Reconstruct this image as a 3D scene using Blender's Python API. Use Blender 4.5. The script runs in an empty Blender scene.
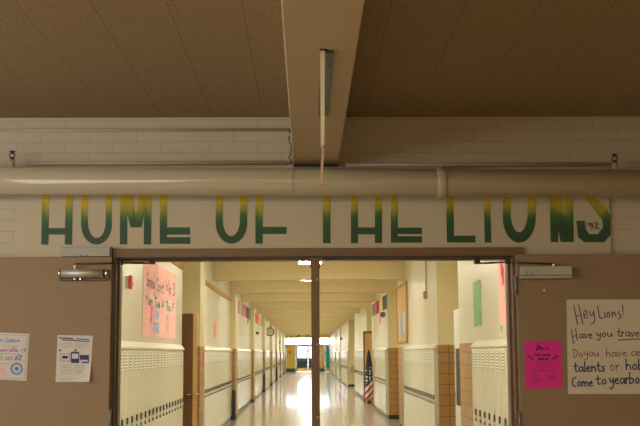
import bpy, bmesh, math, random
from mathutils import Vector, Matrix
random.seed(7)
C = bpy.context.scene.collection
sc = bpy.context.scene
F = 1080.0; VX, VY = 307.0, 353.0; EYE = 1.57; ROLL = math.radians(0.3)
# ---------------------------------------------------------------- camera
yc = Vector((VX-320, -(VY-213), -F)).normalized()
xc = Vector((math.cos(ROLL), math.sin(ROLL), 0)); xc = (xc - yc*xc.dot(yc)).normalized()
zc = xc.cross(yc)
R = Matrix((xc, yc, zc))                       # camera -> world
cam = bpy.data.cameras.new('camera'); co = bpy.data.objects.new('camera', cam); C.objects.link(co)
co.matrix_world = Matrix.Translation((0,0,EYE)) @ R.to_4x4()
cam.sensor_width = 36; cam.lens = 36*F/640; cam.clip_end = 400; cam.clip_start = .05
cam.dof.use_dof = True; cam.dof.focus_distance = 6.6; cam.dof.aperture_fstop = 10
sc.camera = co
def P(px, py, Y):                              # pixel + depth -> world point
    d = R @ Vector((px-320, 213-py, -F)); t = Y/d.y
    return Vector((d.x*t, Y, EYE+d.z*t))
# ---------------------------------------------------------------- materials
def nodes(name):
    m = bpy.data.materials.new(name); m.use_nodes = True
    nt = m.node_tree; return m, nt, nt.nodes['Principled BSDF']
def mat(name, col, rough=.6, metal=0, var=.06, scale=6, bump=0, coat=0):
    m, nt, b = nodes(name)
    b.inputs['Roughness'].default_value = rough; b.inputs['Metallic'].default_value = metal
    b.inputs['Coat Weight'].default_value = coat
    tc = nt.nodes.new('ShaderNodeTexCoord'); n = nt.nodes.new('ShaderNodeTexNoise')
    n.inputs['Scale'].default_value = scale; n.inputs['Detail'].default_value = 6
    nt.links.new(tc.outputs['Object'], n.inputs['Vector'])
    r = nt.nodes.new('ShaderNodeMapRange'); r.inputs[3].default_value = 1-var; r.inputs[4].default_value = 1+var
    nt.links.new(n.outputs['Fac'], r.inputs[0])
    mx = nt.nodes.new('ShaderNodeVectorMath'); mx.operation = 'SCALE'
    mx.inputs[0].default_value = col[:3]; nt.links.new(r.outputs[0], mx.inputs['Scale'])
    nt.links.new(mx.outputs[0], b.inputs['Base Color'])
    if bump:
        bp = nt.nodes.new('ShaderNodeBump'); bp.inputs['Strength'].default_value = bump; bp.inputs['Distance'].default_value = .01
        nt.links.new(n.outputs['Fac'], bp.inputs['Height']); nt.links.new(bp.outputs[0], b.inputs['Normal'])
    return m
def emit(name, col, s):
    m, nt, b = nodes(name)
    b.inputs['Base Color'].default_value = (*col, 1); b.inputs['Emission Color'].default_value = (*col, 1)
    b.inputs['Emission Strength'].default_value = s
    return m
def brickmat(name, c1, c2, mortar, bw, bh, ms, off, rough, mode, bump=.4, coat=0, smooth=.1):
    m, nt, b = nodes(name); N = nt.nodes.new; L = nt.links.new
    g = N('ShaderNodeNewGeometry'); s = N('ShaderNodeSeparateXYZ'); L(g.outputs['Position'], s.inputs[0])
    cb = N('ShaderNodeCombineXYZ')
    if mode == 'xy+z':
        a = N('ShaderNodeMath'); L(s.outputs[0], a.inputs[0]); L(s.outputs[1], a.inputs[1]); L(a.outputs[0], cb.inputs[0]); L(s.outputs[2], cb.inputs[1])
    elif mode == 'xz': L(s.outputs[0], cb.inputs[0]); L(s.outputs[2], cb.inputs[1])
    else: L(s.outputs[0], cb.inputs[0]); L(s.outputs[1], cb.inputs[1])
    t = N('ShaderNodeTexBrick'); L(cb.outputs[0], t.inputs['Vector'])
    t.offset = off; t.inputs['Scale'].default_value = 1
    t.inputs['Color1'].default_value = (*c1, 1); t.inputs['Color2'].default_value = (*c2, 1); t.inputs['Mortar'].default_value = (*mortar, 1)
    t.inputs['Mortar Size'].default_value = ms; t.inputs['Mortar Smooth'].default_value = smooth
    t.inputs['Brick Width'].default_value = bw; t.inputs['Row Height'].default_value = bh
    L(t.outputs['Color'], b.inputs['Base Color'])
    bp = N('ShaderNodeBump'); bp.invert = True; bp.inputs['Strength'].default_value = bump; bp.inputs['Distance'].default_value = .004
    L(t.outputs['Fac'], bp.inputs['Height']); L(bp.outputs[0], b.inputs['Normal'])
    b.inputs['Roughness'].default_value = rough; b.inputs['Coat Weight'].default_value = coat
    return m
M = {}
M['brick'] = brickmat('painted_brick', (.50,.455,.37), (.48,.435,.35), (.43,.385,.305), .29, .0675, .003, .5, .55, 'xz', .5, smooth=.6)
M['tile'] = brickmat('glazed_brown_tile', (.37,.205,.062), (.32,.175,.05), (.13,.075,.03), .31, .157, .006, 0, .40, 'xy+z', .3)
M['floor'] = brickmat('waxed_floor_tile', (.46,.37,.30), (.39,.31,.25), (.19,.14,.11), .305, .305, .007, 0, .30, 'xy', .05, coat=.7)
M['floor'].node_tree.nodes['Principled BSDF'].inputs['Coat Roughness'].default_value = .07
M['lobby_floor'] = brickmat('lobby_floor_tile', (.30,.22,.16), (.27,.19,.14), (.16,.11,.08), .305, .305, .004, 0, .3, 'xy', .1)
M['cream'] = mat('cream_wall_paint', (.55,.505,.37), .30, var=.04, scale=2)
M['pilaster'] = mat('tan_cream_paint', (.66,.56,.29), .45, var=.03, scale=2)
M['corr_ceiling'] = mat('corridor_ceiling_paint', (.67,.55,.30), .7, var=.04)
M['locker'] = mat('cream_locker_enamel', (.59,.56,.41), .22, var=.04, scale=3)
M['cap'] = mat('locker_cap_enamel', (.54,.50,.36), .4, var=.04, scale=3)
M['basegrey'] = mat('grey_kick_base', (.22,.20,.17), .5)
M['black'] = mat('black_rubber', (.015,.014,.012), .5)
M['handledark'] = mat('dark_handle_recess', (.085,.07,.045), .6)
M['dark'] = mat('dark_recess', (.03,.022,.015), .6)
M['chrome'] = mat('chrome', (.75,.74,.72), .2, 1)
M['steel'] = mat('brushed_steel', (.56,.55,.55), .45, .6, var=.05, scale=20)
M['greymetal'] = mat('grey_painted_metal', (.42,.41,.38), .45, .1, var=.1, scale=12)
M['lightgrey'] = mat('light_grey_cover', (.38,.375,.37), .5, var=.05)
M['hinge'] = mat('hinge_steel', (.28,.27,.27), .4, .6)
M['darkmetal'] = mat('dark_metal', (.07,.06,.05), .4, .6)
M['leaf'] = mat('tan_door_paint', (.27,.185,.115), .6, var=.10, scale=45, bump=.06)
M['frame'] = mat('brown_frame_paint', (.16,.088,.050), .45, var=.1, scale=20)
M['signboard'] = mat('sign_board_paint', (.50,.455,.355), .6, var=.05, scale=5)
M['pipe'] = mat('pipe_beige_paint', (.47,.42,.31), .12, var=.05, scale=3)
M['beam'] = mat('beam_tan_paint', (.50,.40,.24), .6, var=.06, scale=3)
M['wood'] = mat('oak_wood', (.58,.34,.12), .45, var=.15, scale=4)
M['woodlight'] = mat('oak_trim', (.40,.22,.05), .8, var=.1, scale=4)
M['wooddark'] = mat('brown_door_wood', (.13,.058,.02), .4, var=.15, scale=5)
M['whitedoor'] = mat('pale_grey_door_paint', (.60,.58,.50), .4)
M['cork'] = mat('cork', (.55,.34,.11), .8, var=.12, scale=40)
M['paper'] = mat('white_paper', (.62,.60,.60), .8, var=.02)
M['posterpaper'] = mat('poster_paper', (.60,.57,.46), .75, var=.03)
M['magenta'] = mat('magenta_paper', (.76,.02,.34), .7, var=.03)
M['pinkpaper'] = mat('pink_butcher_paper', (.80,.42,.36), .8, var=.04)
M['greenpaper'] = mat('green_print', (.15,.36,.11), .6, var=.6, scale=9)
M['coral'] = mat('coral_paper', (.85,.22,.10), .7)
M['red'] = mat('red_plastic', (.55,.03,.02), .4)
M['redpaint'] = mat('red_marker', (.75,.06,.09), .6)
M['purple'] = mat('purple_marker', (.20,.03,.15), .6)
M['plum'] = mat('plum_marker', (.25,.06,.16), .6)
M['navyink'] = mat('navy_marker', (.02,.03,.17), .6)
M['blueink'] = mat('blue_print', (.05,.18,.55), .6)
M['greyink'] = mat('grey_print', (.35,.34,.36), .7)
M['blackink'] = mat('black_print', (.03,.015,.03), .7)
M['violetink'] = mat('violet_marker', (.30,.06,.38), .7)
M['palepink'] = mat('pale_pink_print', (.72,.42,.52), .7)
M['tealink'] = mat('teal_marker', (.02,.30,.20), .6)
M['softblue'] = mat('faded_blue_marker', (.25,.42,.62), .6)
M['hotpink'] = mat('hot_pink_marker', (.90,.10,.32), .6)
M['brownink'] = mat('brown_marker', (.26,.12,.12), .6)
M['tealcloth'] = mat('teal_cloth', (.01,.60,.48), .7, var=.3)
M['lilac'] = mat('lilac_paper', (.35,.30,.60), .7)
M['yellowpanel'] = mat('yellow_panel_paint', (.78,.52,.10), .5)
M['doorgreen'] = mat('dark_green_door_paint', (.03,.06,.055), .4)
M['brass'] = mat('brass', (.75,.50,.16), .3, 1)
M['railgreen'] = mat('grey_green_metal', (.09,.13,.075), .5, .2, var=.2, scale=15)
M['stripwhite'] = mat('worn_white_strip', (.52,.48,.38), .6)
M['striptan'] = mat('tan_wood_strip', (.42,.27,.17), .6)
M['lamp'] = emit('fluorescent_diffuser', (1,.98,.80), 50)
M['lobbylamp'] = emit('lobby_diffuser', (1,.87,.56), 62)
M['concrete'] = mat('concrete', (.6,.6,.58), .8)
M['tanbox']=mat('tan_box_paint',(.42,.33,.17),.5); M['fadedred']=mat('faded_red_paint',(.78,.50,.36),.6)
M['white'] = mat('white_paint', (.75,.74,.70), .5)
M['clockface'] = mat('clock_face', (.72,.66,.42), .5)

def ceiling_mat():
    m, nt, b = nodes('fissured_ceiling_tile'); N = nt.nodes.new; L = nt.links.new
    g = N('ShaderNodeNewGeometry'); mp = N('ShaderNodeMapping'); L(g.outputs['Position'], mp.inputs[0])
    mp.inputs['Location'].default_value = (.26+.305*40, .1, 0)
    t = N('ShaderNodeTexBrick'); L(mp.outputs[0], t.inputs['Vector']); t.offset = 0
    t.inputs['Scale'].default_value = 1; t.inputs['Brick Width'].default_value = .305; t.inputs['Row Height'].default_value = 40
    t.inputs['Mortar Size'].default_value = .0016; t.inputs['Mortar Smooth'].default_value = .3
    t2 = N('ShaderNodeTexBrick'); L(mp.outputs[0], t2.inputs['Vector']); t2.offset = 0
    t2.inputs['Scale'].default_value = 1; t2.inputs['Brick Width'].default_value = 400; t2.inputs['Row Height'].default_value = .305
    t2.inputs['Mortar Size'].default_value = .001
    v = N('ShaderNodeTexNoise'); v.inputs['Scale'].default_value = 75; v.inputs['Detail'].default_value=1; v.inputs['Distortion'].default_value=.6
    L(g.outputs['Position'], v.inputs['Vector'])
    n = N('ShaderNodeTexNoise'); n.inputs['Scale'].default_value = 14; L(g.outputs['Position'], n.inputs['Vector'])
    # fissures: close to voronoi centres, only where a noise is high
    lt = N('ShaderNodeMapRange'); L(v.outputs['Fac'], lt.inputs[0]); lt.inputs[1].default_value=.34; lt.inputs[2].default_value=.42; lt.inputs[3].default_value=1; lt.inputs[4].default_value=0
    gt = N('ShaderNodeMapRange'); L(n.outputs['Fac'], gt.inputs[0]); gt.inputs[1].default_value=.34; gt.inputs[2].default_value=.5
    mu = N('ShaderNodeMath'); mu.operation='MULTIPLY'; L(lt.outputs[0], mu.inputs[0]); L(gt.outputs[0], mu.inputs[1])
    m2 = N('ShaderNodeMath'); m2.operation='MULTIPLY'; L(t2.outputs['Fac'], m2.inputs[0]); m2.inputs[1].default_value=.35
    mm = N('ShaderNodeMath'); mm.operation='MAXIMUM'; L(t.outputs['Fac'], mm.inputs[0]); L(m2.outputs[0], mm.inputs[1])
    ms = N('ShaderNodeMath'); ms.operation='MULTIPLY'; L(mu.outputs[0], ms.inputs[0]); ms.inputs[1].default_value=.65
    fin = N('ShaderNodeMath'); fin.operation='MAXIMUM'; L(mm.outputs[0], fin.inputs[0]); L(ms.outputs[0], fin.inputs[1])
    mix = N('ShaderNodeMix'); mix.data_type='RGBA'; L(fin.outputs[0], mix.inputs[0])
    mix.inputs[6].default_value=(.31,.23,.125,1); mix.inputs[7].default_value=(.12,.09,.05,1)
    L(mix.outputs[2], b.inputs['Base Color']); b.inputs['Roughness'].default_value=.9
    return m
M['ceiling'] = ceiling_mat()
def glassmat(name, tint=(1,1,1), g=.12):
    m = bpy.data.materials.new(name); m.use_nodes=True; nt=m.node_tree; nt.nodes.clear()
    o=nt.nodes.new('ShaderNodeOutputMaterial'); t=nt.nodes.new('ShaderNodeBsdfTransparent'); t.inputs[0].default_value=(*tint,1)
    gl=nt.nodes.new('ShaderNodeBsdfGlossy'); gl.inputs['Roughness'].default_value=.02
    mx=nt.nodes.new('ShaderNodeMixShader'); mx.inputs[0].default_value=g
    nt.links.new(t.outputs[0],mx.inputs[1]); nt.links.new(gl.outputs[0],mx.inputs[2]); nt.links.new(mx.outputs[0],o.inputs[0]); return m
M['glass'] = glassmat('window_glass', (.95,.97,1), .06)
def paintmat():
    m, nt, b = nodes('yellow_green_sign_paint'); N=nt.nodes.new; L=nt.links.new
    g=N('ShaderNodeNewGeometry'); s=N('ShaderNodeSeparateXYZ'); L(g.outputs['Position'], s.inputs[0])
    n=N('ShaderNodeTexNoise'); n.inputs['Scale'].default_value=16; n.inputs['Detail'].default_value=8; L(g.outputs['Position'], n.inputs['Vector'])
    mp=N('ShaderNodeMapping'); L(g.outputs['Position'], mp.inputs[0]); mp.inputs['Scale'].default_value=(1,1,.25)
    L(mp.outputs[0], n.inputs['Vector'])
    zt=P(150,195,6.39).z; zb=P(150,243,6.39).z
    r=N('ShaderNodeMapRange'); L(s.outputs[2], r.inputs[0]); r.inputs[1].default_value=zt; r.inputs[2].default_value=zb
    a=N('ShaderNodeMath'); a.operation='MULTIPLY_ADD'; L(n.outputs['Fac'], a.inputs[0]); a.inputs[1].default_value=.5; 
    L(r.outputs[0], a.inputs[2]); r.clamp=False
    cr=N('ShaderNodeValToRGB'); L(a.outputs[0], cr.inputs[0]); e=cr.color_ramp.elements
    e[0].position=.36; e[0].color=(.56,.39,.02,1); e[1].position=1.0; e[1].color=(.015,.07,.035,1)
    x=e.new(.56); x.color=(.30,.30,.03,1); x=e.new(.68); x.color=(.08,.17,.03,1); x=e.new(.80); x.color=(.02,.10,.04,1)
    L(cr.outputs[0], b.inputs['Base Color']); b.inputs['Roughness'].default_value=.55
    return m
M['signpaint'] = paintmat()

# ---------------------------------------------------------------- mesh helpers
class MB:
    def __init__(s): s.bm = bmesh.new(); s.mats = []
    def mi(s, m):
        if m not in s.mats: s.mats.append(m)
        return s.mats.index(m)
    def face(s, vs, m):
        f = s.bm.faces.new(vs); f.material_index = s.mi(m); return f
    def box(s, x0, x1, y0, y1, z0, z1, m):
        v = [s.bm.verts.new((x,y,z)) for x in (x0,x1) for y in (y0,y1) for z in (z0,z1)]
        for q in ((0,1,3,2),(4,6,7,5),(0,4,5,1),(2,3,7,6),(0,2,6,4),(1,5,7,3)): s.face([v[i] for i in q], m)
        return s
    def prism(s, pts, off, m):                 # closed polygon of 3D points extruded by vector off
        a=[s.bm.verts.new(p) for p in pts]; b=[s.bm.verts.new(Vector(p)+Vector(off)) for p in pts]
        s.face(a, m); s.face(b[::-1], m); n=len(a)
        for i in range(n): s.face([a[i],b[i],b[(i+1)%n],a[(i+1)%n]], m)
        return s
    def tube(s, pts, r, m, n=12, cap=True):
        pts=[Vector(p) for p in pts]; rings=[]
        rs = r if isinstance(r,(list,tuple)) else [r]*len(pts)
        for i,p in enumerate(pts):
            d=(pts[min(i+1,len(pts)-1)]-pts[max(i-1,0)]).normalized()
            a=d.orthogonal().normalized() if i==0 else (pa-d*pa.dot(d)).normalized(); pa=a; b=d.cross(a)
            rings.append([s.bm.verts.new(p+(a*math.cos(2*math.pi*k/n)+b*math.sin(2*math.pi*k/n))*rs[i]) for k in range(n)])
        for i in range(len(rings)-1):
            for k in range(n):
                f=s.face([rings[i][k],rings[i][(k+1)%n],rings[i+1][(k+1)%n],rings[i+1][k]], m); f.smooth=True
        if cap: s.face(rings[0][::-1], m); s.face(rings[-1], m)
        return s
    def build(s, name, parent=None, loc=None, bevel=0):
        bmesh.ops.recalc_face_normals(s.bm, faces=s.bm.faces)
        big=[f for f in s.bm.faces if len(f.verts)>4 and not f.smooth and len(f.verts)!=12 and len(f.verts)!=24]
        if big: bmesh.ops.triangulate(s.bm, faces=big)
        me=bpy.data.meshes.new(name); s.bm.to_mesh(me); s.bm.free()
        for m in s.mats: me.materials.append(M[m])
        o=bpy.data.objects.new(name, me); C.objects.link(o)
        if parent: o.parent=parent
        if loc: o.location=loc
        if bevel:
            bv=o.modifiers.new('bevel','BEVEL'); bv.width=bevel; bv.segments=2; bv.limit_method='ANGLE'
        return o
def box(name, x0,x1,y0,y1,z0,z1,m, parent=None, bevel=0):
    # geometry about its own centre so that the origin sits on the thing
    c=Vector(((x0+x1)/2,(y0+y1)/2,(z0+z1)/2))
    if parent: return MB().box(x0,x1,y0,y1,z0,z1,m).build(name,parent,None,bevel)
    return MB().box(x0-c.x,x1-c.x,y0-c.y,y1-c.y,z0-c.z,z1-c.z,m).build(name,None,c,bevel)
def tag(o, label, cat, group=None, kind=None):
    o['label']=label; o['category']=cat
    if group: o['group']=group
    if kind: o['kind']=kind
    return o
def struct(o): o['kind']='structure'; return o
def root(name, label, cat, group=None):
    o=bpy.data.objects.new(name,None); C.objects.link(o); o.empty_display_size=.1
    return tag(o,label,cat,group)
def copy_tree(o, parent=None):
    c=o.copy(); C.objects.link(c)
    if parent: c.parent=parent
    for ch in list(o.children): copy_tree(ch,c)
    return c

D = 6.406; TH = .14
# ---------------------------------------------------------------- lobby shell
XL=P(116,300,D).x; XR=P(512,300,D).x; ZT=P(315,257.5,D).z       # door opening
CZ=P(200,117.5,D).z                                             # lobby ceiling
struct(box('floor', -4.5,3.6,-3.1,D+TH,-.1,0,'lobby_floor'))
struct(box('ceiling', -4.5,3.6,-3.1,D,CZ,CZ+.12,'ceiling'))
for a_ in ((-4.5,XL-.03,0,3.44),(XR+.03,3.6,0,3.44),(XL-.03,XR+.03,ZT+.05,3.44)): struct(box('wall_front',a_[0],a_[1],D,D+TH,a_[2],a_[3],'brick'))
struct(box('wall_left', -4.6,-4.5,-3.1,D+TH,0,CZ+.1,'beam')); struct(box('wall_right', 3.6,3.7,-3.1,D+TH,0,CZ+.1,'beam'))
struct(box('wall_back', -4.5,3.6,-3.2,-3.1,0,CZ+.1,'beam'))
ba=P(293,165,D-.03); bb=P(338,165,D-.03)
b=box('ceiling_beam', ba.x,bb.x,-3.1,D-.002,ba.z,CZ,'beam',bevel=.006); struct(b)
# frame
f=MB(); y0=D-.035
xr1=P(517,300,D).x
f.box(P(112.5,300,D).x,XL,y0,D+TH,0,ZT,'frame').box(XR,xr1,y0,D+TH,0,ZT,'frame')
f.box(P(113,255,D).x,P(522,250,D).x,y0,D+TH,ZT,P(315,248,D-.035).z,'frame')
f.box(XL,XL+.012,D+.05,D+TH,0,ZT,'frame').box(XR-.012,XR,D+.05,D+TH,0,ZT,'frame').box(XL+.012,XR-.012,D+.05,D+TH,ZT-.012,ZT,'frame')
fr=f.build('door_frame',bevel=.002); tag(fr,'brown painted metal frame around the double doorway','door frame')
MB().box(XL-.004,XL+.004,y0-.004,y0+.02,0,ZT,'black').box(XL,XR,y0-.003,y0+.02,ZT-.006,ZT+.004,'black').build('gasket',fr)
mu=root('center_mullion','brown vertical post dividing the double doorway in the middle','mullion'); 
mx0=P(311.2,300,D).x; mx1=P(319.4,300,D).x; mu.location=((mx0+mx1)/2,D+.03,0)
hw=(mx1-mx0)/2
MB().box(-hw,hw,-.06,.06,0,ZT-.001,'frame').build('post',mu,bevel=.004)
MB().box(-hw-.022,hw+.022,-.065,.065,ZT-.018,ZT-.001,'frame').build('top_plate',mu,bevel=.003)
for s in (-1,1):
    MB().box(min(s*hw,s*(hw+.006)),max(s*hw,s*(hw+.006)),-.045,.03,ZT-.06,ZT-.018,'darkmetal').build('strike_plate',mu,bevel=.001)
for zz in (2.0,1.62,1.2): MB().tube([(hw*.4,-.064,zz),(hw*.4,-.0595,zz)],.006,'greymetal',10).build('screw',mu)
# sign board with painted letters
SY=D-.014
sb=MB(); sx0=P(15.5,220,SY).x; sx1=P(610,220,SY).x; zb=P(60,256.5,SY).z; zt=P(320,172,SY).z
sb.box(sx0,sx1,SY,D-.0005,P(315,248,D-.035).z+.001,zt,'signboard')
sb.box(sx0,P(112.8,255,D).x,SY,D-.0005,zb-.01,P(315,248,D-.035).z+.001,'signboard')
sb.box(P(522.3,250,D).x,sx1,SY,D-.0005,zb-.01,P(315,248,D-.035).z+.001,'signboard')
sign=sb.build('lettered_sign_board'); tag(sign,'long cream board above the doorway painted HOME OF THE LIONS in yellow and green','sign')
LY=SY-.0005
def letter(poly, o, s, name='painted_letter'):
    pts=[P(o[0]+x/s, o[1]+y/s, LY) for x,y in poly]
    return MB().prism(pts,(0,-.0015,0),'signpaint').build(name,sign)
def multi(polys,o,s):
    m=MB()
    for poly in polys: m.prism([P(o[0]+x/s,o[1]+y/s,LY) for x,y in poly],(0,-.0015,0),'signpaint')
    return m.build('painted_letter',sign)
def rc(x0,y0,x1,y1): return [(x0,y0),(x1,y0),(x1,y1),(x0,y1)]
def ring(xo0,xi0,xi1,xo1,T,B,ti,bi,ho,o,s):
    m=MB(); n=24; out=[];inn=[]
    def loop(xa,xb,ya,yb,h):
        c=(xa+xb)/2; r=(xb-xa)/2; L=[]
        for i in range(n+1): a=math.pi*i/n; L.append((c+r*math.cos(a), yb-h+h*math.sin(a)))
        for i in range(n+1): a=math.pi+math.pi*i/n; L.append((c+r*math.cos(a), ya+h+h*math.sin(a)))
        return L
    A=loop(xo0,xo1,T,B,ho); I=loop(xi0,xi1,ti,bi,ho-(B-bi)*.6)
    bm=m.bm; va=[bm.verts.new(P(o[0]+x/s,o[1]+y/s,LY-.0015)) for x,y in A]; vi=[bm.verts.new(P(o[0]+x/s,o[1]+y/s,LY-.0015)) for x,y in I]
    k=len(A)
    for i in range(k): m.face([va[i],va[(i+1)%k],vi[(i+1)%k],vi[i]],'signpaint')
    ob=m.build('painted_letter',sign); return ob
o1=(30,185); s1=6.089; T=-49
multi([[(76,T),(120,T),(112,363),(68,363)],[(219,T),(263,T),(256,363),(212,363)],rc(113,262,214,302)],o1,s1)
ring(311,353,460,498,T,362,T+40,322,120,o1,s1)
o2=(110,185)
letter([(62,T),(116,T),(157,185),(197,T),(255,T),(250,362),(205,362),(208,180),(192,258),(126,258),(105,180),(105,362),(60,362)],o2,s1)
multi([rc(303,T,347,358),rc(347,258,488,302),rc(347,318,490,358),rc(347,T,488,T+40)],o2,s1)
o3=(205,185)
ring(65,108,212,257,T,357,T+42,311,125,o3,s1)
multi([rc(307,T,351,357),rc(351,255,497,298),rc(351,T,497,T+42)],o3,s1)
o4=(310,185); s4=5.333; T=-43
multi([rc(69,T+36,109,311),rc(15,T,163,T+36)],o4,s4)
multi([rc(218,T,256,311),rc(346,T,384,310),rc(256,226,346,263)],o4,s4)
multi([rc(431,T,468,308),rc(468,227,597,262),rc(468,273,597,308),rc(468,T,597,T+36)],o4,s4)
o5=(430,185)
multi([[(85,T),(124,T),(128,270),(242,270),(242,307),(90,307)]],o5,s4)
multi([[(283,T),(317,T),(327,307),(292,307)]],o5,s4)
ring(388,430,520,564,T,308,T+45,252,135,o5,s4)
o6=(540,180); s6=5.32
letter([(48,-16),(103,-16),(130,188),(134,-16),(172,-16),(180,330),(110,330),(97,265),(97,330),(57,330)],o6,s6)
letter([(160,-16),(205,-16),(235,32),(290,92),(345,140),(375,190),(376,290),(342,331),(235,331),(203,305),(193,217),(238,217),(243,262),(262,288),(308,288),(335,252),(332,215),(240,95),(182,25)],o6,s6)

# ---------------------------------------------------------------- stroke writing
G={ 'a':(.95,[[(.8,.85),(.45,1),(.1,.6),(.25,.05),(.55,.1),(.8,.6),(.8,1),(.82,.2),(.98,0)]]),
 'b':(.9,[[(.1,1.9),(.12,0)],[(.12,.7),(.45,1),(.78,.6),(.5,0),(.12,.1)]]),
 'c':(.8,[[(.7,.85),(.4,1),(.1,.55),(.35,.02),(.75,.15)]]),
 'd':(.95,[[(.8,.8),(.45,1),(.1,.55),(.35,.02),(.8,.3)],[(.8,1.9),(.84,0)]]),
 'e':(.85,[[(.12,.5),(.7,.6),(.5,1),(.15,.75),(.15,.25),(.4,.0),(.78,.15)]]),
 'g':(.9,[[(.75,.85),(.4,1),(.1,.6),(.35,.1),(.75,.5),(.75,1),(.75,-.6),(.4,-.85),(.1,-.6)]]),
 'h':(.9,[[(.1,1.9),(.15,0)],[(.15,.6),(.45,1),(.7,.7),(.75,0)]]),
 'i':(.35,[[(.15,1),(.2,0)],[(.14,1.35),(.15,1.42)]]), 'I':(.4,[[(.15,1.9),(.2,0)]]),
 'k':(.8,[[(.1,1.9),(.1,0)],[(.65,1),(.12,.45),(.7,0)]]),
 'l':(.35,[[(.12,1.9),(.18,0)]]), 'm':(1.25,[[(.1,1),(.12,0)],[(.12,.6),(.35,1),(.55,.7),(.58,0)],[(.58,.6),(.85,1),(1.05,.7),(1.1,0)]]),
 'n':(.9,[[(.1,1),(.15,0)],[(.15,.6),(.45,1),(.7,.7),(.75,0)]]),
 'o':(.9,[[(.45,1),(.12,.6),(.3,.03),(.68,.15),(.75,.7),(.45,1)]]),
 'p':(.9,[[(.1,1),(.14,-.8)],[(.12,.75),(.45,1),(.78,.6),(.5,.05),(.14,.15)]]),
 'r':(.65,[[(.1,1),(.15,0)],[(.14,.5),(.35,.95),(.6,.95)]]),
 's':(.7,[[(.6,.95),(.2,.9),(.25,.55),(.6,.35),(.45,0),(.1,.05)]]),
 't':(.75,[[(.3,1.7),(.32,.2),(.5,0),(.72,.1)],[(.02,1.05),(.65,1.12)]]),
 'u':(.9,[[(.1,1),(.15,.2),(.4,0),(.7,.4),(.75,1),(.82,0)]]),
 'v':(.8,[[(.08,1),(.38,0),(.72,1)]]), 'y':(.85,[[(.08,1),(.2,.35),(.5,.3),(.68,.9)],[(.7,1),(.7,-.4),(.4,-.85),(.1,-.6)]]),
 'w':(1.1,[[(.05,1),(.3,0),(.52,.8),(.75,0),(1.02,1)]]),
 'H':(1.1,[[(.1,1.9),(.2,-.1)],[(.85,1.9),(.95,0)],[(.15,.9),(.9,1.05)]]),
 'L':(.95,[[(.12,1.9),(.15,.02),(.85,.12)]]), 'D':(1.05,[[(.15,1.85),(.18,0)],[(.05,1.9),(.6,1.7),(.9,1),(.65,.3),(.15,0)]]),
 'C':(.95,[[(.85,1.85),(.4,1.7),(.1,1),(.25,.2),(.85,-.02)]]), 'S':(.85,[[(.8,1.6),(.4,1.9),(.12,1.4),(.7,.7),(.55,.05),(.05,.2)]]),
 'T':(.9,[[(0,1.9),(.9,1.9)],[(.45,1.9),(.45,0)]]), 'M':(1.2,[[(.1,0),(.15,1.9),(.55,.7),(.95,1.9),(1.05,0)]]),
 'W':(1.3,[[(.05,1.9),(.35,0),(.65,1.5),(.95,0),(1.2,1.9)]]), 'F':(.85,[[(.1,0),(.1,1.9),(.8,1.9)],[(.1,1),(.65,1)]]),
 'P':(.9,[[(.1,0),(.1,1.9),(.6,1.85),(.8,1.4),(.6,.95),(.1,.9)]]), 'E':(.85,[[(.8,1.9),(.1,1.9),(.1,0),(.8,0)],[(.1,1),(.65,1)]]),
 'O':(1.05,[[(.5,1.9),(.1,1.3),(.1,.6),(.5,0),(.9,.6),(.9,1.3),(.5,1.9)]]), 'R':(.95,[[(.1,0),(.1,1.9),(.6,1.85),(.8,1.4),(.6,.95),(.1,.9)],[(.4,.9),(.85,0)]]),
 'V':(.95,[[(.05,1.9),(.45,0),(.85,1.9)]]), '!':(.4,[[(.2,1.9),(.2,.6)],[(.2,.15),(.2,0)]]), ' ':(.55,[]), '3':(.8,[[(.1,1.7),(.5,1.9),(.7,1.45),(.35,1.05),(.75,.6),(.45,0),(.05,.2)]]),
 '.':(.35,[[(.15,.1),(.15,0)]]), "'":(.3,[[(.15,1.9),(.1,1.5)]]), '9':(.8,[[(.65,1.5),(.4,1.9),(.1,1.4),(.35,1),(.68,1.4),(.55,0)]]), '2':(.85,[[(.1,1.5),(.4,1.9),(.7,1.5),(.1,.05),(.85,.1)]]), '6':(.8,[[(.6,1.9),(.15,.9),(.2,.15),(.5,0),(.7,.5),(.4,.95),(.15,.7)]])}
G['è']=(.85,G['e'][1]+[[(.25,1.75),(.5,1.35)]])
def smooth(pl):
    for _ in range(2):
        q=[pl[0]]
        for a,b in zip(pl,pl[1:]): q+= [(a[0]*.75+b[0]*.25,a[1]*.75+b[1]*.25),(a[0]*.25+b[0]*.75,a[1]*.25+b[1]*.75)]
        q.append(pl[-1]); pl=q
    return pl
def text_strokes(t, x0, x1, base, xh, rise=0, jit=.0, slant=0):
    adv=sum(G[c][0] for c in t); k=(x1-x0)/adv; x=x0; out=[]
    for c in t:
        w,st=G[c]; by=base+rise*(x-x0)
        for pl in st:
            pl=[(x+(u+slant*v)*k, by-v*xh) for u,v in pl]
            out.append(smooth(pl) if len(pl)>3 else pl)
        x+=w*k
    return out
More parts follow.
